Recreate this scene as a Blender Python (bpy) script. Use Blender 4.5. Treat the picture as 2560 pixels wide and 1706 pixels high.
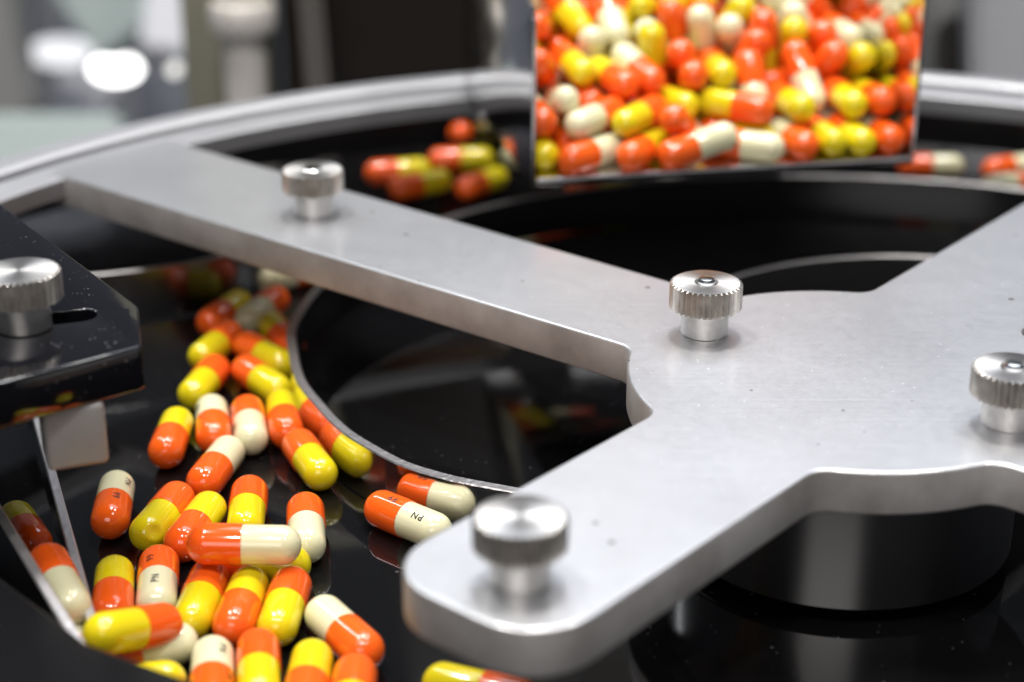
# Capsule sorting machine, close-up.  All lengths below are written in millimetres; 1 Blender unit = 100 mm.
import bpy, bmesh, math, random
from mathutils import Vector, Matrix, Quaternion
from math import sin, cos, pi, radians, sqrt, atan2, hypot
random.seed(11)
S = 0.01
scene = bpy.context.scene
for o in list(bpy.data.objects): bpy.data.objects.remove(o)
C = scene.collection
scene.unit_settings.scale_length = 0.1

# ------------------------------------------------------------------ camera
cam_data = bpy.data.cameras.new('camera'); cam = bpy.data.objects.new('camera', cam_data); C.objects.link(cam)
cam.location = (0, 0, 171*S); cam.rotation_euler = (radians(90-23.2), 0, 0)
cam_data.sensor_width = 36; cam_data.lens = 62.73; cam_data.clip_start = 0.05; cam_data.clip_end = 200
cam_data.dof.use_dof = True; cam_data.dof.focus_distance = 338*S; cam_data.dof.aperture_fstop = 0.92
scene.camera = cam

# ------------------------------------------------------------------ world, lamps, exposure
world = bpy.data.worlds.new('World'); scene.world = world; world.use_nodes = True
bg = world.node_tree.nodes['Background']; bg.inputs[0].default_value = (0.80, 0.86, 1.0, 1); bg.inputs[1].default_value = 0.085
def lamp(name, loc, target, size, watts, color=(1, .97, .93), sy=None, shape='DISK', spread=180):
    d = bpy.data.lights.new(name, 'AREA'); d.shape = shape; d.size = size*S
    if sy: d.size_y = sy*S
    d.energy = watts; d.color = color; d.spread = radians(spread)
    o = bpy.data.objects.new(name, d); C.objects.link(o); o.location = Vector(loc)*S
    o.rotation_euler = (Vector(target)-Vector(loc)).to_track_quat('-Z', 'Y').to_euler()
    return o
for x, y, watts in ((-430, -150, 200), (-20, -190, 540), (430, -130, 220), (-330, 480, 680), (60, 640, 640), (470, 520, 380)):
    lamp('ceiling_spot_lamp', (x, y, 1150), (40, 300, 0), 130, watts, (1, .975, .94))
lamp('ceiling_tube_lamp', (-560, 900, 1000), (-40, 380, 0), 70, 480, (.93, .97, 1), sy=900, shape='RECTANGLE')
lamp('hall_softbox_lamp', (-200, -1000, 760), (40, 300, 0), 800, 430, (1, .96, .93), sy=500, shape='RECTANGLE')
lamp('ceiling_softbox_lamp', (240, 1150, 1250), (60, 320, 0), 900, 720, (.82, .885, 1.0), sy=620, shape='RECTANGLE')
scene.view_settings.view_transform = 'Standard'; scene.view_settings.look = 'None'
scene.view_settings.exposure = 0.0; scene.view_settings.gamma = 1.0
scene.render.engine = 'CYCLES'
scene.cycles.use_denoising = True
scene.cycles.max_bounces = 8; scene.cycles.glossy_bounces = 5; scene.cycles.diffuse_bounces = 3
scene.cycles.sample_clamp_indirect = 4.0

# ------------------------------------------------------------------ materials
MATS = {}
def material(name, color=(.8,.8,.8), rough=.5, metal=0.0, coat=0.0, coat_rough=.05, spec=.5, aniso=0.0, ior=1.5, trans=0.0, sss=0.0, emit=None, emit_s=0):
    m = bpy.data.materials.new(name); m.use_nodes = True
    b = m.node_tree.nodes['Principled BSDF']
    b.inputs['Base Color'].default_value = (*color, 1); b.inputs['Roughness'].default_value = rough
    b.inputs['Metallic'].default_value = metal; b.inputs['Coat Weight'].default_value = coat
    b.inputs['Coat Roughness'].default_value = coat_rough; b.inputs['Specular IOR Level'].default_value = spec
    b.inputs['Anisotropic'].default_value = aniso; b.inputs['IOR'].default_value = ior
    b.inputs['Transmission Weight'].default_value = trans
    if sss:
        b.inputs['Subsurface Weight'].default_value = sss; b.inputs['Subsurface Scale'].default_value = 2*S
        b.inputs['Subsurface Radius'].default_value = (1, .6, .3)
    if emit: b.inputs['Emission Color'].default_value = (*emit, 1); b.inputs['Emission Strength'].default_value = emit_s
    MATS[name] = m
    return m
def nd(m, typ, **kw):
    n = m.node_tree.nodes.new(typ)
    for k, v in kw.items():
        if k.startswith('i_'): n.inputs[k[2:].replace('_', ' ')].default_value = v
        else: setattr(n, k, v)
    return n
def ln(m, a, b): m.node_tree.links.new(a, b)
def bsdf(m): return m.node_tree.nodes['Principled BSDF']
def coords(m, scale=(1,1,1)):
    t = nd(m, 'ShaderNodeTexCoord'); mp = nd(m, 'ShaderNodeMapping'); mp.inputs['Scale'].default_value = scale
    ln(m, t.outputs['Object'], mp.inputs['Vector']); return mp.outputs['Vector']
def ramp(m, fac, stops):
    r = nd(m, 'ShaderNodeValToRGB'); e = r.color_ramp.elements
    while len(e) < len(stops): e.new(0.5)
    for k, (p, c) in enumerate(stops):
        e[k].position = p; e[k].color = (c, c, c, 1) if isinstance(c, (int, float)) else (*c, 1)
    ln(m, fac, r.inputs[0]); return r.outputs[0]
def noise(m, vec, scale, detail=4, rough=.55):
    n = nd(m, 'ShaderNodeTexNoise'); n.inputs['Scale'].default_value = scale; n.inputs['Detail'].default_value = detail; n.inputs['Roughness'].default_value = rough
    ln(m, vec, n.inputs['Vector']); return n.outputs[0]
def bump(m, h, strength, dist):
    b = nd(m, 'ShaderNodeBump'); b.inputs['Strength'].default_value = strength; b.inputs['Distance'].default_value = dist
    ln(m, h, b.inputs['Height']); ln(m, b.outputs[0], bsdf(m).inputs['Normal']); return b
def mixc(m, fac, a, b):
    x = nd(m, 'ShaderNodeMix', data_type='RGBA')
    if isinstance(fac, (int, float)): x.inputs[0].default_value = fac
    else: ln(m, fac, x.inputs[0])
    for s, v in ((6, a), (7, b)):
        if isinstance(v, tuple): x.inputs[s].default_value = (*v, 1)
        else: ln(m, v, x.inputs[s])
    return x.outputs[2]
def specks(m, vec, scale, thr):
    """sparse dust: a dot in few of the voronoi cells"""
    v = nd(m, 'ShaderNodeTexVoronoi'); v.inputs['Scale'].default_value = scale; ln(m, vec, v.inputs['Vector'])
    w = nd(m, 'ShaderNodeSeparateColor'); ln(m, v.outputs['Color'], w.inputs[0])
    a = nd(m, 'ShaderNodeMath', operation='LESS_THAN'); ln(m, w.outputs[0], a.inputs[0]); a.inputs[1].default_value = thr
    mul = nd(m, 'ShaderNodeMath', operation='MULTIPLY'); ln(m, w.outputs[1], mul.inputs[0]); mul.inputs[1].default_value = .30
    b = nd(m, 'ShaderNodeMath', operation='LESS_THAN'); ln(m, v.outputs['Distance'], b.inputs[0]); ln(m, mul.outputs[0], b.inputs[1])
    c = nd(m, 'ShaderNodeMath', operation='MULTIPLY'); ln(m, a.outputs[0], c.inputs[0]); ln(m, b.outputs[0], c.inputs[1])
    return c.outputs[0]

# satin aluminium of the cross plate
m = material('satin_aluminium', (.66, .66, .68), .42, 1.0, coat=.22, coat_rough=.10)
v = coords(m)
n1 = noise(m, v, 260, 3); n2 = noise(m, v, 3.2, 5); n3 = noise(m, v, 70, 4)
base = mixc(m, ramp(m, n2, [(.3, 0), (.7, 1)]), (.64, .645, .66), (.69, .69, .71))
base = mixc(m, specks(m, v, 46, .035), base, (.30, .29, .28))
base = mixc(m, specks(m, v, 120, .06), base, (.93, .93, .95))
ln(m, base, bsdf(m).inputs['Base Color'])
rr = nd(m, 'ShaderNodeMapRange'); rr.inputs[1].default_value = .3; rr.inputs[2].default_value = .7; rr.inputs[3].default_value = .44; rr.inputs[4].default_value = .47
ln(m, n3, rr.inputs[0]); ln(m, rr.outputs[0], bsdf(m).inputs['Roughness'])
sv = nd(m, 'ShaderNodeMapping'); sv.inputs['Rotation'].default_value = (0, 0, .72); sv.inputs['Scale'].default_value = (2.2, 130, 1); ln(m, nd(m, 'ShaderNodeTexCoord').outputs['Object'], sv.inputs['Vector'])
grain = noise(m, sv.outputs[0], 1.0, 3)
scr = ramp(m, noise(m, sv.outputs[0], .55, 2), [(.66, 0), (.70, 1)])
hs = nd(m, 'ShaderNodeMath', operation='MULTIPLY_ADD'); ln(m, grain, hs.inputs[0]); hs.inputs[1].default_value = .8; ln(m, n1, hs.inputs[2])
hs2 = nd(m, 'ShaderNodeMath', operation='MULTIPLY_ADD'); ln(m, scr, hs2.inputs[0]); hs2.inputs[1].default_value = -.8; ln(m, hs.outputs[0], hs2.inputs[2])
bm_ = bump(m, hs2.outputs[0], .07, .004)
g2 = nd(m, 'ShaderNodeBsdfAnisotropic'); g2.inputs['Roughness'].default_value = .13; ln(m, base, g2.inputs['Color'])
sm = ramp(m, noise(m, v, 2.2, 4), [(.35, .10), (.7, .26)])
ms = nd(m, 'ShaderNodeMixShader'); ln(m, sm, ms.inputs[0]); ln(m, bsdf(m).outputs[0], ms.inputs[1]); ln(m, g2.outputs[0], ms.inputs[2])
ln(m, ms.outputs[0], m.node_tree.nodes['Material Output'].inputs['Surface'])
# milled edge of that plate: vertical tool marks
m = material('milled_aluminium_edge', (.60, .58, .57), .62, .55)
v = coords(m, (90, 90, 5)); v2 = coords(m)
e1 = noise(m, v, 1.0, 3); e2 = noise(m, v2, 7, 5)
ln(m, mixc(m, ramp(m, e2, [(.32, 0), (.68, 1)]), (.40, .375, .36), (.64, .62, .61)), bsdf(m).inputs['Base Color'])
bump(m, e1, .22, .006)
# rail aluminium
m = material('rail_aluminium', (.42, .42, .435), .34, 1.0)
v = coords(m); ln(m, ramp(m, noise(m, v, 5, 4), [(.3, .54), (.7, .62)]), bsdf(m).inputs['Roughness'])
# turned steel
m = material('turned_steel', (.66, .64, .61), .40, 1.0, aniso=.7)
tg = nd(m, 'ShaderNodeTangent', direction_type='RADIAL', axis='Z'); ln(m, tg.outputs[0], bsdf(m).inputs['Tangent'])
v = coords(m); n1 = noise(m, v, 60, 4)
ln(m, mixc(m, ramp(m, n1, [(.35, 0), (.7, 1)]), (.62, .60, .58), (.74, .72, .70)), bsdf(m).inputs['Base Color'])
m = material('knurled_steel', (.58, .55, .51), .36, .92)
v = coords(m); n1 = noise(m, v, 45, 4)
ln(m, mixc(m, ramp(m, n1, [(.3, 0), (.7, 1)]), (.50, .47, .44), (.72, .69, .65)), bsdf(m).inputs['Base Color'])
m = material('mirror_steel', (.72, .71, .70), .07, 1.0)
v = coords(m); ln(m, ramp(m, noise(m, v, 18, 5), [(.3, .05), (.75, .16)]), bsdf(m).inputs['Roughness'])
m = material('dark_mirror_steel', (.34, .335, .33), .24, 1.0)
m = material('rubbed_steel', (.40, .40, .41), .20, 1.0)
m = material('dark_reflection_steel', (.13, .13, .135), .22, 1.0)  # inner side of the guide strip: its dark reflection put into the colour
m = material('ground_steel_edge', (.52, .50, .50), .36, 1.0)
v = coords(m); bump(m, noise(m, v, 70, 3), .3, .006)
m = m = material('sheet_edge', (.70, .68, .69), .48, .9); v = coords(m); bump(m, noise(m, v, 60, 3), .3, .006)
material('bright_zinc', (.8, .8, .8), .18, 1.0)
# black glass like disc with dust
m = material('black_gloss', (.004, .004, .0045), .05, 0.0, spec=.5)
v = coords(m)
dust = specks(m, v, 75, .025); dust2 = specks(m, v, 150, .05)
mx = nd(m, 'ShaderNodeMath', operation='MAXIMUM'); ln(m, dust, mx.inputs[0]); ln(m, dust2, mx.inputs[1])
patch = ramp(m, noise(m, v, 1.4, 3), [(.42, 0), (.60, 1)])
ml = nd(m, 'ShaderNodeMath', operation='MULTIPLY'); ln(m, mx.outputs[0], ml.inputs[0]); ln(m, patch, ml.inputs[1])
ln(m, mixc(m, ml.outputs[0], (.004, .004, .0045), (.11, .11, .115)), bsdf(m).inputs['Base Color'])
ln(m, ramp(m, noise(m, v, 7, 6), [(.35, .028), (.8, .085)]), bsdf(m).inputs['Roughness'])
# black anodised bracket
m = material('black_anodised', (.006, .006, .008), .10, 0.0, coat=.6, coat_rough=.03)
v = coords(m); vs = coords(m, (1, 6, 1))
d0 = specks(m, v, 130, .22); dm = nd(m, 'ShaderNodeMath', operation='MULTIPLY'); ln(m, d0, dm.inputs[0]); ln(m, ramp(m, noise(m, v, 5, 4), [(.48, 0), (.66, 1)]), dm.inputs[1]); d1 = dm.outputs[0]
ln(m, mixc(m, d1, (.005, .005, .007), (.20, .20, .22)), bsdf(m).inputs['Base Color'])
ln(m, ramp(m, noise(m, vs, 9, 6), [(.35, .06), (.8, .18)]), bsdf(m).inputs['Roughness'])
material('black_paint', (.006, .006, .007), .22)
# capsule shells
def shell(name, c, c2, sss=.12):
    m = material(name, c, .13, 0.0, coat=.5, coat_rough=.03, spec=.5, sss=sss)
    oi = nd(m, 'ShaderNodeObjectInfo')
    v = coords(m); n = noise(m, v, 12, 3)
    a = nd(m, 'ShaderNodeMath', operation='MULTIPLY'); ln(m, oi.outputs['Random'], a.inputs[0]); a.inputs[1].default_value = .6
    b = nd(m, 'ShaderNodeMath', operation='MULTIPLY_ADD'); ln(m, n, b.inputs[0]); b.inputs[1].default_value = .4; ln(m, a.outputs[0], b.inputs[2])
    ln(m, mixc(m, b.outputs[0], c, c2), bsdf(m).inputs['Base Color'])
    bump(m, noise(m, v, 5, 2), .08, .02)
    return m
shell('orange_gelatin', (.88, .130, .012), (.84, .098, .009))
shell('yellow_gelatin', (.76, .61, .008), (.69, .565, .010))
shell('cream_gelatin', (.76, .72, .48), (.69, .66, .42))
material('black_ink', (.012, .012, .015), .45)
m = material('milky_plastic', (.31, .30, .295), .30, 0.0, sss=.5)
v = coords(m); bump(m, noise(m, v, 22, 5), .12, .02)

# ------------------------------------------------------------------ mesh helpers (mm in, Blender units out)
def link(name, me, mats, parent=None, smooth=True, sharp=35):
    for k in (mats if isinstance(mats, (list, tuple)) else [mats]): me.materials.append(MATS[k] if isinstance(k, str) else k)
    if smooth:
        for p in me.polygons: p.use_smooth = True
        me.set_sharp_from_angle(angle=radians(sharp))
    o = bpy.data.objects.new(name, me); C.objects.link(o)
    if parent: o.parent = parent
    return o
def mesh(name, verts, faces):
    me = bpy.data.meshes.new(name); me.from_pydata([tuple(Vector(v)*S) for v in verts], [], faces); me.update(); return me
def from_bm(name, bm):
    bmesh.ops.recalc_face_normals(bm, faces=bm.faces)
    me = bpy.data.meshes.new(name); bm.to_mesh(me); bm.free(); return me
def empty(name, loc=(0,0,0), rz=0):
    o = bpy.data.objects.new(name, None); o.empty_display_size = .05; C.objects.link(o)
    o.location = Vector(loc)*S; o.rotation_euler = (0, 0, rz); return o
def tag(o, label, cat, group=None):
    o['label'] = label; o['category'] = cat
    if group: o['group'] = group
    return o
def struct(o, label=None):
    o['kind'] = 'structure'
    if label: o['label'] = label
    return o
def lathe(name, prof, seg=64, a0=0.0, a1=2*pi, caps=True):
    """profile [(r,z)...] turned about z; full turn closes on itself, a part turn gets end faces (closed profile)"""
    full = abs(a1-a0-2*pi) < 1e-6
    n = len(prof); verts = []; faces = []
    cnt = seg if full else seg+1
    for k in range(cnt):
        a = a0+(a1-a0)*k/seg
        verts += [(r*cos(a), r*sin(a), z) for r, z in prof]
    closed = not full
    for k in range(seg):
        b0 = k*n; b1 = ((k+1) % cnt)*n
        for i in range(n if closed else n-1):
            j = (i+1) % n
            faces.append((b0+i, b1+i, b1+j, b0+j))
    if not full:
        faces.append(tuple(range(n))[::-1]); faces.append(tuple((cnt-1)*n+i for i in range(n)))
    bm = bmesh.new(); bm.from_mesh(mesh('t', verts, faces))
    bmesh.ops.remove_doubles(bm, verts=bm.verts, dist=1e-6)
    bmesh.ops.dissolve_degenerate(bm, edges=bm.edges, dist=1e-6)
    return from_bm(name, bm)
def prism(name, outline, z0, z1, bevel=0.0, holes=(), res=2):
    """flat plate with the given outline and holes, small rounded edges"""
    cu = bpy.data.curves.new(name, 'CURVE'); cu.dimensions = '2D'; cu.fill_mode = 'BOTH'
    for ring in (outline, *holes):
        sp = cu.splines.new('POLY'); sp.points.add(len(ring)-1); sp.use_cyclic_u = True
        for p, q in zip(sp.points, ring): p.co = (q[0]*S, q[1]*S, 0, 1)
    cu.extrude = ((z1-z0)/2-bevel)*S; cu.bevel_depth = bevel*S; cu.offset = -bevel*S; cu.bevel_resolution = res
    o = bpy.data.objects.new('tmp', cu); C.objects.link(o)
    dg = bpy.context.evaluated_depsgraph_get(); me = bpy.data.meshes.new_from_object(o.evaluated_get(dg))
    bpy.data.objects.remove(o); bpy.data.curves.remove(cu)
    me.name = name; me.materials.clear()
    me.transform(Matrix.Translation((0, 0, (z0+z1)/2*S)))
    bm = bmesh.new(); bm.from_mesh(me); bmesh.ops.remove_doubles(bm, verts=bm.verts, dist=1e-6); bm.to_mesh(me); bm.free()
    return me
def box(name, c, s, rz=0, bev=.4, seg=2):
    bm = bmesh.new(); bmesh.ops.create_cube(bm, size=1)
    for v in bm.verts: v.co = Vector((v.co.x*s[0], v.co.y*s[1], v.co.z*s[2]))*S
    if bev: bmesh.ops.bevel(bm, geom=bm.edges[:], offset=bev*S, segments=seg, profile=.5, affect='EDGES')
    bm.transform(Matrix.Translation(Vector(c)*S) @ Matrix.Rotation(rz, 4, 'Z'))
    return from_bm(name, bm)
def strip(name, pts, z0, z1, t):
    """upright sheet of thickness t following the plan points; returns (wall mesh, top edge mesh)"""
    P = [Vector(p) for p in pts]; off = []
    for i, p in enumerate(P):
        d = (P[min(i+1, len(P)-1)]-P[max(i-1, 0)]).normalized(); off.append(Vector((-d.y, d.x)))
    verts = []; faces = []
    zz = lambda z, i: z(i/(len(P)-1)) if callable(z) else z
    for i, (p, n) in enumerate(zip(P, off)):
        a = p+n*t/2; b = p-n*t/2; zt = zz(z1, i); c = min(.25, t*.2)
        a2 = p+n*(t/2-c); b2 = p-n*(t/2-c)
        verts += [(a.x, a.y, z0), (a.x, a.y, zt-c), (a2.x, a2.y, zt), (b2.x, b2.y, zt), (b.x, b.y, zt-c), (b.x, b.y, z0)]
    for i in range(len(P)-1):
        for k in range(6): faces.append((i*6+k, (i+1)*6+k, (i+1)*6+(k+1) % 6, i*6+(k+1) % 6))
    faces.append(tuple(range(6))); e = (len(P)-1)*6; faces.append(tuple(e+k for k in range(6))[::-1])
    bm = bmesh.new(); bm.from_mesh(mesh('t', verts, faces)); me = from_bm(name, bm)
    return me
def catmull(pts, n=10):
    out = []
    P = [Vector(p) for p in pts]; P = [2*P[0]-P[1]]+P+[2*P[-1]-P[-2]]
    for i in range(1, len(P)-2):
        for k in range(n):
            t = k/n; p0, p1, p2, p3 = P[i-1:i+3]
            out.append(.5*((2*p1)+(p2-p0)*t+(2*p0-5*p1+4*p2-p3)*t*t+(3*p1-p0-3*p2+p3)*t**3))
    out.append(P[-2]); return out
HUB = (62.5, 303.0)

# ------------------------------------------------------------------ the disc everything stands on
disc = link('turntable', lathe('turntable', [(0, 0), (292, 0), (294, -1), (294, -14), (0, -14)], 160), 'black_gloss')
disc.location = (HUB[0]*S, HUB[1]*S, 0); struct(disc, 'glossy black turntable disc under the capsules')

# ------------------------------------------------------------------ aluminium cross plate
def cross_outline():
    w, R, rho = 16.6, 41.0, 5.0
    arms = [(140.3, 216.0, 0), (229.4, 109.0, 11.5), (320.3, 108.0, 11.0), (50.6, 222.0, 0)]
    out = []
    for ang, length, rc in arms:
        a = radians(ang); d = Vector((cos(a), sin(a))); n = Vector((-d.y, d.x)); h = Vector(HUB)
        al = sqrt((R+rho)**2-(w+rho)**2); loc = []
        for sgn in (-1, 1):
            c = Vector((al, sgn*(w+rho))); t1 = c*(R/(R+rho)); seq = []
            b0 = atan2(t1.y-c.y, t1.x-c.x); b1 = atan2(-sgn, 0)
            db = (b1-b0+pi) % (2*pi)-pi
            for k in range(9): b = b0+db*k/8; seq.append((c.x+rho*cos(b), c.y+rho*sin(b)))
            if rc:
                for k in range(9):
                    b = sgn*(pi/2)*(1-k/8); seq.append((length-rc+rc*cos(b), sgn*(w-rc)+rc*sin(b)))
            else:
                we = 20.5 if (ang > 100 and sgn > 0) else w
                for k in range(5): y = sgn*we*(1-k/4); seq.append((sqrt(length**2-y*y), y))
            loc.append(seq)
        pts = loc[0]+loc[1][::-1]
        out.append((ang, [h+d*x+n*y for x, y in pts]))
    ring = []
    for i, (ang, pts) in enumerate(out):
        ring += pts
        nxt = out[(i+1) % 4][1][0]; p = pts[-1]
        a0 = atan2(p.y-HUB[1], p.x-HUB[0]); a1 = atan2(nxt.y-HUB[1], nxt.x-HUB[0]); da = (a1-a0) % (2*pi)
        for k in range(1, 12): a = a0+da*k/12; ring.append(Vector((HUB[0]+R*cos(a), HUB[1]+R*sin(a))))
    res = [ring[0]]
    for p in ring[1:]:
        if (p-res[-1]).length > .05: res.append(p)
    return res
me = prism('cross_plate', cross_outline(), 27, 35, .45, res=2)
plate = link('cross_plate', me, ['satin_aluminium', 'milled_aluminium_edge'], sharp=40)
for p in me.polygons:
    p.material_index = 0 if abs(p.normal.z) > .35 else 1
    if abs(p.normal.z) > .995: p.use_smooth = False
tag(plate, 'large cross shaped satin aluminium plate with long arms spanning the black disc', 'metal plate')

# ------------------------------------------------------------------ knurled thumb screws
def gear(name, r0, r1, z0, z1, teeth, ch):
    n = teeth*4; verts = []; faces = []
    def ring(z, k0, k1):
        b = len(verts)
        for i in range(n):
            a = 2*pi*i/n; r = (k0, k0, k1, k1)[i % 4] if False else (k0 if i % 4 in (0,) else k1 if i % 4 == 2 else (k0+k1)/2)
            verts.append((r*cos(a), r*sin(a), z))
        return b
    rs = [ring(z0, 6.1, 6.1), ring(z0+ch*.7, r0, r1), ring(z1-ch*.7, r0, r1), ring(z1, 6.1, 6.45)]
    for a, b in zip(rs, rs[1:]):
        for i in range(n): j = (i+1) % n; faces.append((a+i, a+j, b+j, b+i))
    return mesh(name, verts, faces), n
G = {}
def knob_meshes():
    me, n = gear('knurled_head', 6.02, 7.08, 5.2, 10.6, 36, .40); G['head'] = me
    G['top'] = lathe('top_face', [(6.5, 10.57), (6.1, 10.62), (3.0, 10.62), (0, 10.62)], 88)
    G['top_hole'] = lathe('top_face', [(6.5, 10.57), (6.1, 10.62), (2.35, 10.62), (2.0, 10.2), (2.0, 9.4), (0, 9.4)], 88)
    G['under'] = lathe('underside', [(6.12, 5.24), (4.5, 5.18)], 88)
    G['stem'] = lathe('stem', [(0, 0.02), (4.45, .02), (4.62, .2), (4.62, 5.0), (4.5, 5.2)], 64)
    G['bolt'] = lathe('bolt_end', [(1.75, 9.3), (1.75, 10.9), (1.45, 11.35), (.9, 11.5), (0, 11.45)], 32)
    G['dimple'] = lathe('dimple', [(2.3, 10.63), (2.1, 10.75), (1.7, 10.75), (1.2, 10.68), (0, 10.66)], 40)
knob_meshes()
used = set()
def inst(key, name, mat, parent, sharp=30):
    me = G[key]
    if key not in used:
        used.add(key); return link(name, me, mat, parent, sharp=sharp)
    o = bpy.data.objects.new(name, me); C.objects.link(o); o.parent = parent; return o
def thumb_screw(loc, kind, rz, label):
    t = empty('thumb_screw', loc, rz); tag(t, label, 'thumb screw', 'knurled thumb screws')
    h = inst('head', 'knurled_head', 'knurled_steel', t, 20)
    inst('top' if kind == 'flat' else 'top_hole' if kind == 'bolt' else 'top', 'top_face', 'turned_steel', h)
    inst('under', 'underside', 'turned_steel', h)
    inst('stem', 'stem', 'turned_steel', t)
    if kind == 'bolt': inst('bolt', 'bolt_end', 'bright_zinc', t)
    if kind == 'dimple': inst('dimple', 'dimple', 'bright_zinc', t)
thumb_screw((-46.0, 393.4, 35), 'dimple', .3, 'knurled steel thumb screw on the far part of the long arm')
thumb_screw((37.6, 321.6, 35), 'bolt', .1, 'sharp knurled steel thumb screw with bolt end at the hub, left of two')
thumb_screw((86.6, 281.2, 35), 'bolt', .7, 'knurled steel thumb screw with bolt end cut by the right picture edge')
thumb_screw((1.2, 228.3, 35), 'flat', .5, 'blurred flat topped thumb screw on the rounded front arm')
thumb_screw((-84.6, 286.1, 51), 'flat', .2, 'flat topped thumb screw clamping the slotted black bracket at the left')

# ------------------------------------------------------------------ outer rail (two arcs, gap by the clamp)
def rail(name, a0, a1, label):
    prof = [(205, 29.8), (205, 34.3), (205.5, 34.8), (214.6, 34.8), (215, 33.8), (215.6, 33.8), (216, 36.0), (217.2, 37.0), (221.5, 37.0), (223, 36.2), (226, 36.2), (227, 35.4), (227, 29.8)]
    o = link(name, lathe(name, prof[::-1], int(abs(a1-a0)/1.2), radians(a0), radians(a1)), 'rail_aluminium', sharp=25)
    o.location = (56*S, 300.5*S, 0); return tag(o, label, 'rail', 'curved rail arcs')
rail('curved_rail', 106.5, 196, 'curved silver rail sweeping left behind the long arm')
rail('curved_rail', -20, 101, 'curved silver rail running behind the feed chute to the right')

hw = link('rim_housing', lathe('rim_housing', [(272, .3), (272, 11), (273, 12), (279, 12), (280, 11), (280, .3)][::-1], 150, radians(-60), radians(215)), 'black_paint', sharp=30)
hw.location = (56*S, 300.5*S, 0); tag(hw, 'dark rim wall standing round the edge of the disc behind the rail', 'rim wall')

# ------------------------------------------------------------------ spiral guide strip and hub drum
pol = [(-150, 46), (-165, 57), (180.2, 70.1), (177.9, 76.5), (174.9, 83.8), (171.1, 90.9), (166.7, 99.3), (161.5, 108.2), (156.3, 118.1), (150.2, 128.6), (145, 138), (136, 151), (126, 164), (116, 173.8), (107.8, 179.6), (96.9, 184.8), (85.2, 190.6), (74.2, 194.1), (65, 195.5), (50, 197), (35, 198)]
pts = catmull([(22, 291.5), (7, 297.2)]+[(HUB[0]+r*cos(radians(a)), HUB[1]+r*sin(radians(a))) for a, r in pol[2:]], 8)
g = link('guide_strip', strip('guide_strip', [(p.x, p.y) for p in pts], .3, 12, 2.2), ['mirror_steel', 'ground_steel_edge', 'dark_reflection_steel'], sharp=28)
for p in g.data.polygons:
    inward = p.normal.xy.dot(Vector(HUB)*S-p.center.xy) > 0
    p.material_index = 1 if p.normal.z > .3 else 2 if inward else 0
tag(g, 'spiral guide strip of polished steel curving round the capsules on the disc', 'guide strip')
rp = [(96+65*cos(radians(a)), 359+65*sin(radians(a))) for a in range(20, 172, 4)]
g2 = link('inner_guide_strip', strip('inner_guide_strip', rp, .3, 13, 1.3), ['dark_mirror_steel', 'ground_steel_edge'], sharp=28)
for p in g2.data.polygons: p.material_index = 1 if p.normal.z > .3 else 0
tag(g2, 'dark inner guide strip whose thin bright rim shows behind the hub', 'guide strip')
d = empty('hub_drum', (62.5, 304, 0)); tag(d, 'dark polished steel drum hanging under the hub of the cross plate', 'drum')
link('shell', lathe('shell', [(0, 2.6), (32.2, 2.6), (33.1, 3.2), (33.1, 26.4), (32.6, 26.95), (0, 26.95)], 128), 'dark_mirror_steel', d)
link('spindle', lathe('spindle', [(0, .02), (20, .02), (20, 2.58), (0, 2.58)], 48), 'black_paint', d)

# ------------------------------------------------------------------ black slotted bracket, plastic block, chute sheets
def slot(cx, cy, ang, l, r):
    a = radians(ang); d = Vector((cos(a), sin(a))); n = Vector((-d.y, d.x)); c = Vector((cx, cy)); out = []
    for k in range(13): b = -pi/2+pi*k/12; out.append(c+d*(l/2+r*cos(b))+n*(r*sin(b)))
    for k in range(13): b = pi/2+pi*k/12; out.append(c+d*(-l/2+r*cos(b))+n*(r*sin(b)))
    return out
bo = [(-66.6, 294.6), (-67.2, 296.2), (-104.3, 349.3), (-160, 430), (-190, 410), (-190, 181.8), (-82.9, 262.8), (-63.6, 277.3), (-63.0, 278.4)]
b = empty('slotted_bracket', (-80, 290, 43)); tag(b, 'slotted black anodised bracket plate at the left picture edge', 'bracket')
o = link('plate', prism('bracket_plate', [(x+80, y-290) for x, y in bo], 0, 8, .35, holes=[[(p.x+80, p.y-290) for p in slot(-83, 289.5, 18, 14, 2.9)][::-1]], res=2), 'black_anodised', b)
o = link('slot_floor', box('slot_floor', (-3, -.5, 1.2), (26, 9, 2), radians(18), .2), 'black_paint', b)
blk = link('plastic_block', box('plastic_block', (0, 0, 0), (10.4, 9, 11.6), radians(20), 1.1, 4), 'milky_plastic')
blk.location = Vector((-75.2, 275.0, 37.1))*S; tag(blk, 'small milky white plastic block fixed under the black bracket', 'block')
def sheet(name, p0, p1, z1, label, mats):
    n = 24; P = [(p0[0]+(p1[0]-p0[0])*k/n, p0[1]+(p1[1]-p0[1])*k/n) for k in range(n+1)]
    o = link(name, strip(name, P, .15, z1, 1.8), mats, sharp=28)
    for p in o.data.polygons: p.material_index = 1 if p.normal.z > .3 else 0
    return tag(o, label, 'metal sheet')
sheet('chute_sheet', (-69.6, 254.2), (-105, 352), 10.0, 'upright steel sheet with bright edge dividing the chute from the pool', ['mirror_steel', 'sheet_edge'])
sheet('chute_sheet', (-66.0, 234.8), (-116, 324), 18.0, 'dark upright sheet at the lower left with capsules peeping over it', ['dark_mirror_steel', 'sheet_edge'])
fb = [(-30, 211.5), (-47, 221.3), (-64.5, 231.2), (-68, 235), (-130, 300), (-190, 280), (-190, 100), (-25, 100)]
f = link('black_block', prism('black_block', fb[::-1], .3, 22, .8), 'black_paint'); tag(f, 'blurred black block filling the lower left corner', 'block')
ft = radians
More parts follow.
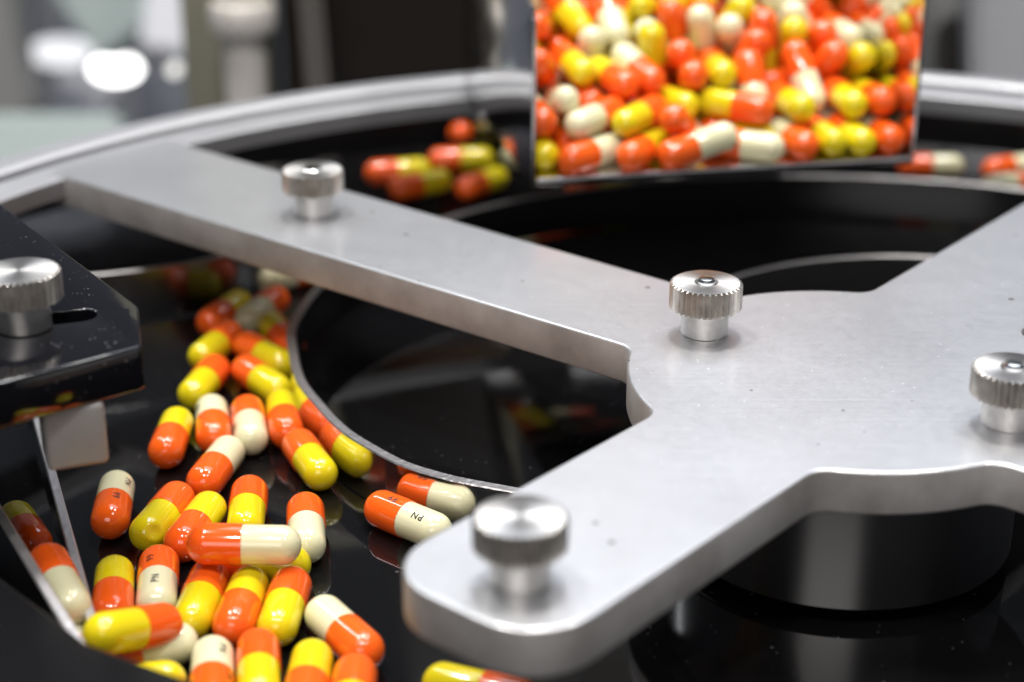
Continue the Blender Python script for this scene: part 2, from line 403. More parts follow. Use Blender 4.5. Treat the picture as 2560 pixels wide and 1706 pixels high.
fen = [(p.x, p.y) for p in catmull([(-135, 398), (-118, 403), (-103, 408), (-92, 411.5), (-80, 416.5), (-69, 425), (-60, 436), (-51, 450), (-42, 466)], 6)]
g = link('back_fence', strip('back_fence', fen, .3, 14, 1.4), ['rubbed_steel', 'ground_steel_edge'], sharp=28)
for p in g.data.polygons: p.material_index = 1 if p.normal.z > .3 else 0
tag(g, 'bent mirror steel fence standing on the disc behind the black bracket', 'fence')

# ------------------------------------------------------------------ capsules
R = 3.8; LEN = 21.0; HL = LEN/2-R
def half(name, r, up, seam, nr=8, seg=28):
    prof = []
    for k in range(nr+1): a = pi/2*(1-k/nr); prof.append((r*cos(a), HL+(r*.97)*sin(a)))
    prof.append((r, seam+.25)); prof.append((r-.03, seam)); prof.append((r-.4, seam))
    prof = [(x if i else 0, z if up else -z) for i, (x, z) in enumerate(prof)]
    return lathe(name, prof, seg)
G['cap'] = half('cap', R, True, 0.35)
G['body'] = half('body', R-.17, False, -0.45)
def imprint(txt, r, zc):
    cu = bpy.data.curves.new('t', 'FONT'); cu.body = txt; cu.size = 1.95; cu.align_x = 'CENTER'; cu.align_y = 'CENTER'; cu.space_character = 1.25; cu.offset = .045; cu.resolution_u = 3
    o = bpy.data.objects.new('t', cu); C.objects.link(o)
    me = bpy.data.meshes.new_from_object(o.evaluated_get(bpy.context.evaluated_depsgraph_get())); bpy.data.objects.remove(o)
    bm = bmesh.new(); bm.from_mesh(me)
    bmesh.ops.subdivide_edges(bm, edges=[e for e in bm.edges if e.calc_length() > .5], cuts=2)
    bmesh.ops.triangulate(bm, faces=bm.faces)
    for v in bm.verts:   # reading direction runs along +z of the capsule, letters wrap round it
        u, w = v.co.x, v.co.y; ph = -w/r
        v.co = Vector((r*cos(ph), r*sin(ph), zc+u))*S
    me2 = bpy.data.meshes.new('imprint_'+txt); bm.to_mesh(me2); bm.free(); me2.materials.clear(); return me2
G['pn'] = imprint('PN', R-.17+.02, -4.2); G['99'] = imprint('99', R+.02, 3.2)
G['body_dent'] = half('body', R-.17, False, -0.45, 20, 64)     # one capsule has a pushed in tip
dc = Vector((2.9, .9, -(HL+2.0)))
for v in G['body_dent'].vertices:
    q = v.co/S; f = (q-dc).length/2.1
    if f < 1: v.co = (q-Vector((.80, .22, -.56))*(.6*(1-f*f)**2))*S
CAM = Vector((0, 0, 171))
def capsule(pos, axis, typ, rolls, label, group):
    t = empty('capsule', pos); tag(t, label, 'capsule', group)
    z = Vector(axis).normalized(); view = (CAM-Vector(pos)).normalized()
    e1 = (view-z*view.dot(z)).normalized(); e2 = z.cross(e1)
    t.rotation_mode = 'QUATERNION'; t.rotation_quaternion = Matrix((e1, e2, z)).transposed().to_quaternion()
    c = inst('cap', 'cap', 'orange_gelatin', t, 50)
    bkey = 'body_dent' if 'its dented' in label else 'body' if typ == 'Y' else 'body_c'
    if bkey not in G: G[bkey] = G['body'].copy(); G[bkey].materials.clear()
    b = inst(bkey, 'body', 'yellow_gelatin' if typ == 'Y' else 'cream_gelatin', t, 50)
    if rolls:
        for part, key, a in ((b, 'pn', rolls[0]), (c, '99', rolls[1])):
            part.rotation_euler = (0, 0, radians(a)); inst(key, 'imprint', 'black_ink', part)
    return t
G['body_c'] = G['body'].copy()
LOOSE = [
  ((-78.14, 309.07, 3.8), (0.109, -0.994, 0.0), 'C', (-32, -2), 'cream and orange capsule printed PN and 99 lying alone beside the white plastic block'),
  ((-67.67, 304.14, 3.8), (0.235, 0.972, 0.0), 'Y', None, 'orange and yellow capsule with its dented yellow end nearest the lone printed capsule'),
  ((-60.57, 300.32, 3.8), (-0.205, -0.979, 0.0), 'Y', None, 'yellow and orange capsule leaning against the dented yellow one, orange end towards the camera'),
  ((-51.55, 306.61, 3.8), (-0.073, 0.997, 0.0), 'Y', None, 'upright looking orange and yellow capsule, yellow end tucked behind the raised capsule'),
  ((-39.35, 299.51, 3.8), (-0.125, 0.992, -0.0), 'C', (150, 150), 'orange and cream capsule touching the cream end of the raised crosswise capsule'),
  ((-48.01, 280.04, 11.23), (-0.999, -0.033, 0.034), 'C', (160, 170), 'orange and cream capsule lying crosswise on top of the others in the open pool'),
  ((-47.03, 286.63, 3.8), (-0.986, 0.168, 0.0), 'Y', None, 'capsule almost hidden under the raised crosswise one, only its yellow tip showing'),
  ((-71.27, 275.57, 3.8), (0.17, -0.985, -0.0), 'Y', None, 'yellow and orange capsule standing beside the bright steel sheet edge'),
  ((-63.98, 278.96, 3.82), (-0.146, 0.989, -0.002), 'C', (-8, -25), 'orange and cream capsule printed 99 and PN in the front cluster, orange end away'),
  ((-55.31, 273.56, 3.8), (0.064, 0.998, 0.0), 'Y', None, 'orange and yellow capsule in front of the raised crosswise capsule, yellow end forward'),
  ((-47.81, 271.68, 3.81), (-0.064, -0.998, 0.002), 'Y', None, 'yellow and orange capsule slanting left in the middle of the front cluster'),
  ((-40.18, 271.25, 3.8), (0.062, 0.998, 0.0), 'Y', None, 'orange and yellow capsule with a white streak highlight, right of the front cluster'),
  ((-29.02, 262.73, 3.8), (0.556, -0.831, -0.0), 'C', (150, 160), 'cream and orange capsule at the right end of the front cluster, slanting right'),
  ((-62.95, 253.65, 10.2), (0.522, 0.773, -0.361), 'Y', None, 'yellow and orange capsule resting crosswise on others by the sheet tip'),
  ((-62.89, 256.22, 3.8), (-0.882, -0.471, -0.0), 'C', (150, 150), 'orange and cream capsule half behind the black block corner at the front'),
  ((-63.58, 246.34, 3.8), (-0.981, -0.194, -0.0), 'Y', None, 'capsule showing its yellow end at the bottom edge beside the black block'),
  ((-49.48, 248.68, 3.8), (0.135, -0.991, 0.0), 'C', (-25, -45), 'cream and orange capsule with faint print at the bottom edge of the picture'),
  ((-42.09, 250.71, 3.8), (-0.135, 0.991, 0.0), 'Y', None, 'orange and yellow capsule pointing at the camera at the bottom edge'),
  ((-33.58, 247.53, 3.8), (-0.002, -1.0, 0.0), 'Y', None, 'yellow ended capsule cut by the bottom edge, right of the pointing one'),
  ((-25.99, 242.81, 3.8), (0.003, 1.0, -0.0), 'Y', None, 'capsule at the bottom edge showing only its orange end'),
  ((-70.99, 407.84, 3.8), (-0.351, -0.936, 0.0), 'Y', None, 'orange and yellow capsule farthest left at the back of the pool'),
  ((-61.99, 410.01, 3.8), (0.36, 0.933, 0.0), 'C', (150, 150), 'cream and dark orange capsule at the back of the pool next to the guide strip'),
  ((-55.34, 393.36, 3.8), (0.418, -0.908, 0.0), 'Y', None, 'yellow and orange capsule wedged against the curved steel strip at its leftmost bend'),
  ((-69.96, 387.25, 3.8), (0.297, 0.955, 0.0), 'Y', None, 'orange and yellow capsule at the left of the back cluster, yellow end forward'),
  ((-57.8, 381.67, 3.8), (-0.647, 0.763, 0.0), 'Y', None, 'orange and yellow capsule at the back lying across towards the strip'),
  ((-56.64, 367.75, 3.8), (-0.596, 0.803, 0.0), 'Y', None, 'orange and yellow capsule parallel to and in front of another in the back cluster'),
  ((-69.51, 366.66, 3.8), (0.19, 0.982, 0.0), 'Y', None, 'orange and yellow capsule at the left of the pool slanting back, yellow end lowest'),
  ((-64.22, 345.19, 3.8), (0.186, -0.982, 0.0), 'C', (60, 150), 'cream and orange capsule side by side with its reversed twin in mid pool'),
  ((-56.34, 344.57, 3.8), (-0.19, 0.982, 0.0), 'C', (-58, -58), 'orange and cream capsule with its cream end forward, print on its left flank'),
  ((-49.2, 347.71, 3.8), (0.192, -0.981, 0.0), 'Y', None, 'yellow and orange capsule in mid pool nearest the steel strip, orange end forward'),
  ((-41.67, 328.27, 3.8), (-0.411, 0.912, 0.0), 'Y', None, 'orange and yellow capsule mirrored in the outer face of the steel strip'),
  ((-60.37, 324.89, 3.8), (-0.199, -0.98, 0.0), 'C', (150, 160), 'cream and orange capsule lying slanted below the reversed pair in mid pool'),
  ((-71.94, 338.69, 3.8), (0.007, -1.0, 0.0), 'Y', None, 'yellow and orange capsule alone at the left of mid pool'),
  ((-20.01, 302.58, 3.8), (-0.773, 0.634, 0.0), 'C', (22, 45), 'orange and cream capsule printed 99 and PN beside the front arm of the plate'),
  ((-34.79, 521.82, 3.8), (-0.967, -0.256, 0.0), 'Y', None, 'orange and yellow capsule on the dark disc behind the long arm, leftmost of the four'),
  ((-27.41, 509.08, 3.8), (-0.852, -0.523, 0.0), 'Y', None, 'orange and yellow capsule on the dark disc just behind the long arm edge'),
  ((-15.81, 533.78, 3.8), (-0.996, -0.089, 0.0), 'Y', None, 'orange and yellow capsule on the dark disc, farthest of the four behind the arm'),
  ((-9.07, 510.75, 3.8), (-0.659, -0.752, 0.0), 'Y', None, 'orange and yellow capsule on the dark disc nearest the feed chute side'),
  ((-20.42, 567.65, 3.8), (0.567, -0.824, 0.0), 'Y', None, 'yellow and orange capsule below the end of the curved rail'),
  ((6.6, 535.59, 3.8), (0.966, -0.259, 0.0), 'C', (150, 150), 'cream capsule end showing left of the feed chute wall'),
  ((26.34, 505.77, 3.8), (-1.0, 0.0, 0.0), 'Y', None, 'orange and yellow capsule on the disc below the front lip of the feed chute'),
  ((129.23, 526.64, 3.8), (-0.998, -0.065, 0.0), 'C', (150, 150), 'orange and cream capsule on the disc right of the feed chute'),
  ((153.82, 525.75, 3.8), (-0.931, -0.366, 0.0), 'C', (150, 150), 'orange and cream capsule on the disc at the right picture edge, the farther one'),
  ((150.07, 508.66, 3.8), (0.98, 0.198, 0.0), 'C', (150, 150), 'cream and orange capsule on the disc at the right picture edge, the nearer one'),
  ((-5.07, 244.66, 3.8), (0.927, -0.374, 0.0), 'Y', None, 'yellow capsule end showing under the rounded end of the front arm'),
  ((-57.47, 434.46, 3.8), (0.86, 0.511, 0.0), 'C', (150, 150), 'dim capsule under the long arm beyond the curved strip'),
  ((-91, 292, 7.2), (0.45, -0.89, 0.1), 'Y', None, 'orange capsule end peeping over the dark sheet at the left picture edge'),
  ((-84.3, 278, 4.2), (0.45, -0.89, 0.0), 'C', (150, 150), 'capsule low in the steel chute under the topmost one'),
  ((-78.3, 267, 10.8), (-0.47, 0.88, 0.1), 'C', (150, 150), 'orange and cream capsule lying on top in the steel chute next to its bright edge'),
  ((-73.6, 256, 4.2), (0.45, -0.89, -0.03), 'C', (150, 150), 'cream ended capsule in the chute, nearest its mouth'),
]
PILE = [
  (83.7, 73.9, 3.8, -0.01, 1, 0), (32.7, 30.3, 18.3, 0.28, -0.92, -0.26), (31.5, 64.7, 12.2, 0.73, 0.66, 0.14), (91.2, 81.8, 39.7, -0, 0.96, -0.27),
  (50.6, 88.3, 14.3, 0.81, 0.01, 0.59), (19.3, 53.1, 28.9, -0.37, 0.75, 0.55), (75.7, 10.4, 4, 0.06, -1, 0.03), (11.2, 74.5, 10.3, -0.04, -0.24, -0.97),
  (65.8, 31.2, 11.3, 0.98, 0.17, 0.12), (46.8, 47.2, 22.5, 0.21, 0.28, -0.94), (50.2, 58.4, 30.8, 0.31, 0.67, 0.67), (63.4, 73.5, 34.9, 0.25, 0.47, 0.85),
  (60.5, 81.6, 32.6, 0.63, 0.76, -0.14), (26.4, 53.6, 22.4, -0.33, 0.73, 0.6), (76.3, 38.9, 3.8, 0, 1, 0), (69, 66.6, 12.1, -0.32, -0.94, -0.12),
  (12.3, 68.5, 23.1, 0.23, 0.04, 0.97), (3.8, 17.8, 11.4, -0.01, 1, -0), (40.9, 55.7, 28.7, 0.36, 0.92, -0.16), (91.2, 63.5, 30.8, -0, -0.79, 0.62),
  (57.2, 81.9, 23, -0.35, -0.83, -0.44), (43.6, 54.6, 13.1, 0.86, 0.42, -0.29), (54.4, 16.2, 11.2, 0.7, -0.71, 0), (26.5, 74.7, 19.5, -0.14, 0.98, -0.1),
  (3.8, 38.8, 11.4, -0, -1, -0), (41.3, 82.2, 20.4, 0.18, 0.9, -0.4), (11.2, 23.2, 12.9, 0.06, 0.95, -0.29), (39.9, 82.1, 11.5, -0.4, 0.91, 0.09),
  (38.1, 67.8, 31.2, 0.6, 0.25, -0.76), (91.2, 74, 3.8, 0.01, 1, 0), (9.7, 83.5, 16.9, 0.18, 0.18, -0.97), (47.6, 81.7, 3.8, 0.23, 0.97, -0),
  (90, 75.6, 30.4, -0.18, -0.7, 0.69), (61, 23.1, 13.6, -0.01, 0.57, 0.82), (17.3, 52.1, 11.2, -0.22, -0.98, 0.03), (65.5, 82.1, 23.8, 0.4, 0.91, -0.08),
  (62.1, 33, 3.7, -0.98, 0.17, -0.01), (29.2, 14.4, 10.5, 0.71, 0.7, 0.03), (39.6, 25.2, 10.9, 0.4, -0.91, 0.05), (42.3, 60.1, 20.1, -0, -0.98, 0.2),
  (76.8, 72.1, 31, 0.83, 0.54, -0.13), (3.8, 81.5, 3.8, -0, -1, 0), (91.2, 81.5, 11.4, -0, -1, 0), (31.6, 82.1, 11.8, 0.4, -0.91, -0.14),
  (7.8, 54.2, 17.2, -0.21, 0.51, 0.83), (3.7, 55.5, 9.1, -0, -0.68, -0.73), (30.8, 52, 10, -0.88, 0.13, 0.46), (37.9, 84.8, 27.6, 0.85, 0.51, 0.14),
  (69.3, 53.5, 17.9, -0.43, -0.11, -0.9), (54.2, 76.7, 3.9, 0.22, 0.97, -0.02), (41.1, 3.8, 5.5, 0.96, 0, 0.27), (91.3, 46.6, 9.2, 0.01, -0.57, 0.82),
  (84.5, 88.2, 3.8, 1, -0, -0), (45.3, 41.3, 3.8, -0.43, 0.9, 0), (76.2, 74.3, 3.8, -0, 1, -0), (33.4, 62.7, 19.6, 0.34, 0.86, 0.37),
  (3.8, 88.2, 18.1, -0, 0, 1), (75.1, 75.3, 38.5, 0.61, -0.79, 0.04), (83.8, 38.9, 3.8, -0.02, -1, -0), (14.6, 61.5, 18.6, -0.48, -0.21, -0.85),
  (55.1, 65.1, 13.9, 0.9, 0.31, -0.32), (83.7, 17.6, 11.4, 0.01, 1, 0), (3.8, 51.2, 26.1, -0, -0.42, -0.91), (10.9, 20.6, 3.8, 0.04, -1, 0),
  (75.4, 25.3, 15.2, -0.14, 0.68, 0.72), (64.4, 44, 7.5, -0.62, 0.67, 0.4), (69.1, 39.6, 19.6, -0.04, -0, 1), (11.2, 88.2, 28.5, -0.44, -0, 0.9),
  (30.1, 63.6, 3.8, -0.68, -0.74, 0), (57.5, 57, 11.3, -0.4, -0.63, 0.66), (11.3, 41.4, 4.8, -0.02, -1, 0.08), (75.4, 81.8, 22.1, 0.05, -0.96, 0.29),
  (21.1, 64.9, 3.8, 0.67, 0.74, 0), (23.6, 77.4, 34.8, 0.79, 0.58, 0.18), (47.9, 58.9, 3.8, 0.81, 0.59, 0), (18.3, 25.1, 3.7, 0.02, -1, -0.01),
  (19.2, 53.9, 18.5, -0.49, -0.86, 0.11), (69.2, 77.1, 6.8, 0.12, 0.89, 0.44), (69.1, 17.4, 11.1, 0.09, -1, 0.03), (7.1, 61.4, 3.8, -0.5, 0.87, 0),
  (63.2, 49.7, 24.2, 0.25, -0.64, 0.73), (48.4, 76.9, 15.8, -0.29, -0.62, 0.73), (40, 81.6, 3.8, -0.2, -0.98, 0), (75.2, 63.1, 28.1, -0.18, -0.71, 0.68),
  (62.8, 35.7, 17.4, 0.29, -0.47, 0.83), (50.9, 44.6, 8.4, 0.39, -0.9, 0.2), (26.5, 44.5, 3.8, 0.03, 1, 0), (11.4, 49.4, 25.5, 0.36, 0.91, -0.23),
  (83.3, 10.4, 3.8, -0.06, 1, -0), (61.8, 62.7, 26.3, -0.92, 0.28, 0.28), (34.7, 26.9, 3.8, 0.31, -0.95, -0), (38.6, 37.5, 18.4, 0.1, 0.13, -0.99),
  (39.7, 62.9, 3.8, -0.67, -0.74, 0), (77.7, 24.6, 3.8, 1, -0, -0), (17, 83.8, 32.6, -0.42, -0.66, 0.63), (53.9, 30.3, 17.2, -0.1, -0.99, 0.03),
  (72.2, 46.6, 17.4, 0.03, -0.04, 1), (81.4, 44.5, 22.1, 0.5, 0.28, -0.82), (42.4, 83.8, 35.1, -0.73, -0.66, -0.18), (80.2, 84.7, 28.1, -0.35, -0.53, 0.77),
  (82.3, 64.1, 20.3, 0.27, 0.76, -0.59), (91.3, 34.5, 3.8, 0.01, -1, -0), (86.2, 56.7, 28.7, -0.75, -0.09, 0.66), (17.8, 14.5, 10.7, 0.77, 0.64, 0.04),
  (66.1, 59.7, 32.7, 0.15, -0.89, -0.44), (83.7, 81.6, 11.4, -0.01, 1, 0), (63.2, 85, 14.7, -0.86, -0.48, -0.15), (79.9, 51.2, 26.1, -0.76, -0.15, 0.63),
  (25.8, 23.5, 3.8, 0.05, -1, 0.01), (3.8, 36.7, 3.8, 0, -1, -0), (45.8, 77.3, 28.1, -0.43, -0.49, 0.76), (90.8, 10.5, 3.8, 0.05, -1, 0.02),
  (82.5, 53.1, 13.6, 0.46, 0.74, 0.49), (24.9, 69, 35, 0.81, 0.58, 0.09), (68.1, 10.5, 3.7, -0.06, 1, -0.01), (23.4, 43.1, 17.6, -0.03, -0.37, 0.93),
  (3.8, 15.3, 3.8, 0, 1, 0), (54.2, 7.3, 3.8, 0.84, -0.54, 0), (46.5, 28, 14.6, 0.22, 0.84, -0.5), (29, 32.2, 10.7, -0.19, 0.98, 0.1),
  (56.8, 54.8, 28.4, 0.29, 0.55, 0.78), (83.7, 65.7, 31.4, 0.01, -0.54, 0.84), (25.5, 28.6, 16.8, -0.24, 0.97, 0.07), (70.8, 81.8, 29.4, 0.3, 0.95, 0.02),
  (55.5, 68.5, 20.8, -0.88, -0.33, 0.33), (40.7, 63.2, 11.3, 0.72, 0.69, 0), (46.1, 35.9, 18.4, -0.31, -0.83, 0.47), (76, 65.3, 15.6, -0.3, -0.69, 0.66),
  (91.3, 60.6, 11.7, -0, -1, 0.05), (56.9, 26.5, 3.8, 0.98, -0.19, -0.01), (33.4, 81.6, 19.1, -0.1, 0.99, 0.11), (16.8, 34, 19.3, -0.14, 0.99, 0.08),
  (66.2, 58, 3.8, -0.53, -0.85, 0), (48.5, 77.4, 37.2, -0.26, -0.65, 0.71), (34.2, 56.7, 24.9, -0.14, 0.88, 0.45), (87, 82.9, 20, -0.62, -0.77, 0.15),
  (91.3, 18, 11.2, 0.01, 1, -0.08), (9.1, 33.8, 17, 0.39, 0.65, -0.65), (18.8, 73.9, 10.5, 0.03, 0.1, 0.99), (86.8, 83.9, 31.7, -0.34, -0.64, 0.69),
  (19.1, 88.3, 4.8, 0.99, 0, 0.14), (63.9, 88.3, 6.4, -0.92, 0.01, 0.39), (15.3, 7.5, 3.8, 0.83, 0.55, 0), (91.2, 69.6, 19.1, -0, -1, 0.01),
  (50, 69.8, 30.4, -0.7, -0.5, 0.52), (76.7, 81.8, 14.3, 0.1, -0.95, 0.29), (84.2, 37.6, 17.6, -0.1, -0.38, 0.92), (40.7, 45, 17.8, 0.27, 0.09, -0.96),
  (14.8, 78.6, 25.5, 0.5, 0.41, -0.76), (22.5, 76.5, 26.2, 0.37, 0.87, 0.34), (52.1, 88.2, 28, -0.5, -0, -0.86), (78.9, 59.5, 10.9, 0.72, 0.69, -0.04),
  (6.8, 40.4, 20.3, -0.45, -0.65, 0.61), (72.8, 54.3, 3.8, 0.52, 0.86, 0), (56.3, 47.8, 3.8, -0.29, 0.96, -0), (19.2, 32.1, 11.3, 0, -1, -0),
  (81.7, 30.5, 15.3, -0.3, 0.59, -0.75), (61.9, 42.4, 21.1, -0.4, -0.6, 0.7), (30, 49.1, 27.4, 0.05, -0.86, -0.51), (76.6, 38.6, 18.7, -0.1, -0.41, 0.91),
  (53.9, 43.7, 21.3, 0.21, 0.22, -0.95), (61.5, 74.7, 3.8, 0.23, 0.97, 0), (32.3, 81.7, 3.8, -0.22, -0.98, -0), (3.8, 68, 34.8, 0, 1, -0.01),
  (58.2, 74.2, 12.2, 0.93, 0.36, 0.1), (74.3, 88.2, 37.3, 0.98, -0, -0.19), (33.8, 43.6, 10.4, -0.08, -0.1, 0.99), (91.2, 30.8, 15.5, 0, 0.78, -0.63),
  (16.5, 66.4, 12, 0.59, 0.08, 0.8), (28.8, 8.8, 3.7, 0.66, 0.75, -0.01), (69.2, 74.3, 20.4, 0.07, 0.88, -0.46), (17.9, 80.8, 3.8, 1, 0.02, -0),
  (55, 16.2, 3.8, -0.81, 0.58, -0), (5.1, 70, 27.3, -0.19, 0.98, -0.05), (41, 31.2, 4, 0.34, -0.94, -0.04), (29.9, 70.2, 28, 0.77, 0.63, 0.08),
  (21.5, 88.2, 19.1, -0.7, 0, -0.71), (18.9, 46, 3.7, -0.02, -1, 0), (85.7, 56, 3.9, -0.83, -0.56, -0.03), (3.8, 70.9, 19.7, -0, -0.99, 0.1),
  (3.8, 73.9, 11.4, -0, 1, -0), (57.7, 60.6, 19.4, -0.88, -0.42, 0.22), (25.1, 88.2, 34.4, 0.78, -0, -0.62), (91.2, 41.2, 22.3, -0, 1, 0),
  (25.3, 77.6, 11.2, -0.4, 0.92, 0.06), (39.6, 12.1, 7.5, -0.54, -0.63, 0.55),
]
for pos, axis, typ, rolls, label in LOOSE:
    capsule(pos, axis, typ, rolls, label, 'loose capsules on the disc')

# ------------------------------------------------------------------ feed chute with its heap of capsules
FZ = 38.0
FO = Vector((5.8, 407.0, FZ)); FA = atan2(19.0, 94.3)
ux = Vector((cos(FA), sin(FA), 0)); uy = Vector((-sin(FA), cos(FA), 0)); uz = Vector((0, 0, 1))
FW = 95.0
fc = empty('feed_chute', FO, FA); tag(fc, 'open steel feed chute with thin side walls holding the capsule heap', 'chute')
def wall_outline(): return [(0, -1.2), (0, 39), (2.2, 41.5), (94, 66), (96, 66), (96, -1.2)]
for xx in (-1.0, FW+.1):
    w = prism('side_wall', wall_outline(), 0, .9, .15)
    w.transform(Matrix(((0, 0, 1, xx*S), (1, 0, 0, 0), (0, 1, 0, 0), (0, 0, 0, 1))))
    link('side_wall', w, 'mirror_steel', fc, sharp=25)
link('floor_plate', box('floor_plate', (FW/2, 47.8, -.7), (FW-.1, 96, 1.2), 0, .2), 'mirror_steel', fc)
link('back_wall', box('back_wall', (FW/2, 95.2, 31), (FW-.3, 1, 61), 0, .2), 'mirror_steel', fc)
link('front_lip', box('front_lip', (FW/2, -.4, -.2), (FW-.3, .7, 2.2), 0, .2), 'mirror_steel', fc)
rng = random.Random(3)
SL = radians(25); heap = []
for r in PILE:
    p = Vector(r[:3]); a = Vector(r[3:])
    if (a.y > 0) == (rng.random() < .60): a = -a
    depth = p.y*sin(SL)-p.z*cos(SL)+9*cos(SL)          # how far below the sloping surface
    run = p.y*cos(SL)+p.z*sin(SL)
    heap.append([p, a, 'Y' if rng.random() < .5 else 'C', depth, int(run/8.5)])
NTH = ['first', 'second', 'third', 'fourth', 'fifth', 'sixth', 'seventh', 'eighth', 'ninth', 'tenth', 'eleventh', 'twelfth', 'thirteenth', 'fourteenth', 'fifteenth', 'sixteenth', 'seventeenth', 'eighteenth']
rows = sorted({h[4] for h in heap if h[3] < 11}); labels = {}
for ri, row in enumerate(rows):
    for ni, h in enumerate(sorted((h for h in heap if h[4] == row and h[3] < 11), key=lambda h: h[0].x)):
        where = 'lowest row' if ri == 0 else NTH[ri]+' row up'
        labels[id(h)] = ('orange and yellow' if h[2] == 'Y' else 'orange and cream')+' capsule on the chute heap, '+where+', '+NTH[ni]+' from left'
for h in heap:
    p, a, typ = h[:3]
    if h[3] > 25: continue                    # nothing of the lowest layers can be seen
    lab = labels.get(id(h)) or ('orange and yellow' if typ == 'Y' else 'orange and cream')+' capsule half buried under the top layer of the chute heap'
    capsule(FO+ux*p.x+uy*p.y+uz*p.z, ux*a.x+uy*a.y+uz*a.z, typ, None, lab, 'heap of capsules in the feed chute')

# ------------------------------------------------------------------ what stands behind the disc (all far out of focus)
TH = radians(23.2)
def far(px, py, d):
    """point seen d mm in front of the lens plane at a photo position (2353 wide)"""
    u = (px-1176.5)/4100; v = (py-784)/4100
    return Vector((u*d, d*(cos(TH)-v*sin(TH)), 171-d*(sin(TH)+v*cos(TH))))
material('mid_grey_paint', (.20, .195, .19), .5); material('olive_paint', (.30, .29, .22), .5); material('grey_paint', (.34, .34, .36), .45)
material('brown_black_paint', (.022, .017, .013), .35); material('pale_green_paint', (.46, .53, .51), .5)
material('white_paint', (.72, .72, .76), .45); material('slate_paint', (.16, .17, .20), .5); material('satin_steel', (.85, .80, .74), .36, .3)
material('highlight_glow', (.9, .9, .9), .5, emit=(1, .98, .96), emit_s=5.5); material('highlight_glow_soft', (.9, .9, .9), .5, emit=(.97, .97, 1), emit_s=.95); material('highlight_glow_dim', (.9, .9, .9), .5, emit=(1, .97, .90), emit_s=1.1)
# dark machine cabinet behind the rail
p0, p1 = far(640, 100, 700), far(2125, 100, 700)
cab = empty('machine_cabinet', (0, p0.y, 0)); tag(cab, 'dark brown machine cabinet behind the rail and feed chute', 'cabinet')
w = p1.x-p0.x
link('panel', box('panel', ((p0.x+p1.x)/2, 40, 150), (w, 60, 560), 0, 3), 'brown_black_paint', cab)
link('door', box('door', ((p0.x+p1.x)/2+20, 8.5, 190), (w*.6, 3, 330), 0, 1.5), 'brown_black_paint', cab)
# olive column and the steel clamp post in front of it
a, b_ = far(436, 100, 730), far(632, 100, 730)
col = link('support_column', box('support_column', (0, 0, 0), (b_.x-a.x, 34, 330), 0, 2), 'olive_paint'); col.location = Vector(((a.x+b_.x)/2, a.y, 60))*S
tag(col, 'olive grey support column behind the rail', 'column')
c = far(563, 120, 690); cp = empty('clamp_post', (c.x, c.y, 0)); tag(cp, 'blurred steel clamp post with wide head in front of the olive column', 'post')
zt = far(563, 62, 690).z
link('stem', lathe('stem', [(0, -260), (8.2, -260), (8.2, zt-6), (7.8, zt)], 40), 'satin_steel', cp)
link('head', lathe('head', [(7.9, zt-4), (11.8, zt-1), (12.6, zt+1), (12.6, zt+9), (11.9, zt+10.5), (9.5, zt+11), (9.5, zt+30), (0, zt+30)], 48), 'satin_steel', cp)
# clamp with rod in the gap of the rail
c = far(1113, 230, 560); cl = empty('rail_clamp', (c.x, c.y, 0)); tag(cl, 'small black clamp with upright rod in the gap of the rail', 'clamp')
link('foot', box('foot', (3, 0, c.z/2+.2), (12, 14, c.z), 0, 1), 'black_paint', cl)
link('rod', lathe('rod', [(0, c.z), (2.2, c.z), (2.2, c.z+28), (1.6, c.z+29), (0, c.z+29)], 24), 'satin_steel', cl)
bm = bmesh.new(); bmesh.ops.create_uvsphere(bm, u_segments=28, v_segments=16, radius=3.4*S)
k = far(1112, 272, 545); bm.transform(Matrix.Translation((k-Vector((c.x, c.y, 0)))*S))
link('ball_knob', from_bm('ball_knob', bm), 'bright_zinc', cl)
# hall at the left: pale machines and bright highlights built as glowing discs
def slab(name, px0, py0, px1, py1, width, d, mat, label, cat, depth=40):
    A, B = far(px0, py0, d), far(px1, py1, d); L = (B-A).length
    bm = bmesh.new(); bmesh.ops.create_cube(bm, size=1)
    for v in bm.verts: v.co = Vector((v.co.x*width, v.co.y*depth, v.co.z*L))*S
    bmesh.ops.bevel(bm, geom=bm.edges[:], offset=3*S, segments=2, affect='EDGES')
    o = link(name, from_bm(name, bm), mat); z = (B-A).normalized()
    y = Vector((0, 1, 0)); x = y.cross(z).normalized(); y = z.cross(x)
    o.matrix_world = Matrix.Translation((A+B)/2*S) @ Matrix((x, y, z)).transposed().to_4x4()
    return tag(o, label, cat)
slab('machine_cabinet', -500, 900, -500, -700, 420, 1500, 'slate_paint', 'dim slate machine cabinet at the far left background', 'cabinet')
slab('machine_cabinet', 130, 620, 130, -500, 300, 1900, 'grey_paint', 'wide grey machine cabinet behind the bright highlight blobs', 'cabinet')
slab('tilted_beam', 90, 520, 330, -160, 50, 1600, 'white_paint', 'pale tilted beam crossing under the bright highlight blobs', 'beam')
slab('tilted_beam', 320, 90, 80, -260, 60, 1350, 'pale_green_paint', 'pale green tilted beam at the top left', 'beam')
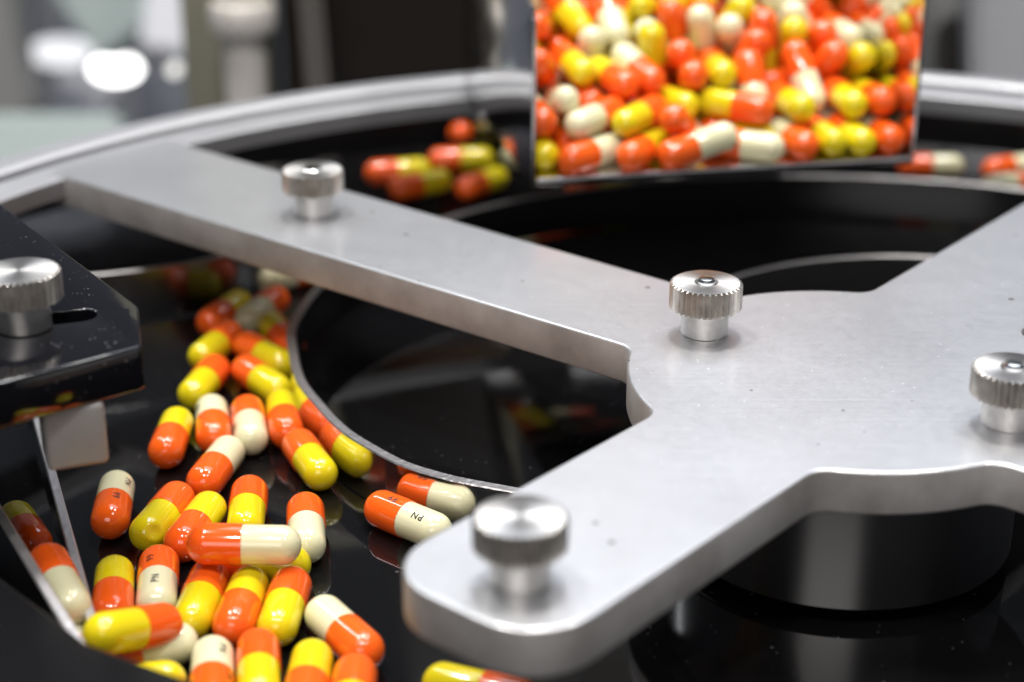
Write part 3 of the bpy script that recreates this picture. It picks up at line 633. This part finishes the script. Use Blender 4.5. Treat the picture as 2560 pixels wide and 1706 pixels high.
slab('tilted_beam', 395, 130, 440, -260, 40, 1250, 'white_paint', 'whitish upright beam left of the olive column', 'beam')
slab('machine_block', 385, 1400, 385, 170, 50, 1600, 'slate_paint', 'slate blue block left of the olive column', 'block')
slab('machine_block', 40, 1200, 40, 270, 130, 1050, 'pale_green_paint', 'pale green block above the rail at the left', 'block')
def round_highlight(px, py, d, rx, rz, mat, label):  # stands in for a blurred specular highlight: added glowing disc with dark backing
    P = far(px, py, d); t = empty('highlight_blob', P); tag(t, label, 'highlight', 'glowing highlight discs')
    for name, r0, y0, y1, m_ in (('backing', 1.12, -2, 22, 'slate_paint'), ('glow', 1.0, -6, -1.9, mat)):
        bm = bmesh.new(); bmesh.ops.create_cone(bm, cap_ends=True, segments=36, radius1=1, radius2=1, depth=1)
        for v in bm.verts: v.co = Vector((v.co.x*rx*r0, (y0+y1)/2+v.co.z*(y1-y0), v.co.y*rz*r0))*S
        link(name, from_bm(name, bm), m_, t)
round_highlight(142, 118, 1500, 27, 12, 'highlight_glow_soft', 'wide white glowing highlight blob at the upper left')
round_highlight(268, 156, 1450, 19, 10, 'highlight_glow', 'brightest white glowing highlight blob right of the wide one')
round_highlight(404, 156, 980, 3.2, 3.2, 'highlight_glow_dim', 'small round pale glowing highlight blob left of the olive column')
round_highlight(2155, 8, 900, 10, 6, 'highlight_glow_dim', 'pale glowing highlight blob above the right rail')
slab('machine_cabinet', 2420, 700, 2420, -400, 128, 830, 'mid_grey_paint', 'grey machine cabinet behind the right rail', 'cabinet')
slab('upright_post', 2190, 260, 2190, 45, 14, 800, 'brown_black_paint', 'dark upright post beside the feed chute wall', 'post', 16)

slab('cable_conduit', 735, 240, 700, -160, 9, 690, 'brown_black_paint', 'dark cable conduit running up the cabinet front', 'conduit', 9)
slab('upright_post', 20, 300, -60, -200, 45, 1300, 'mid_grey_paint', 'grey leaning post at the upper left corner', 'post')
slab('upright_post', 2290, 260, 2290, -160, 26, 760, 'grey_paint', 'light grey upright post behind the right rail', 'post', 20)
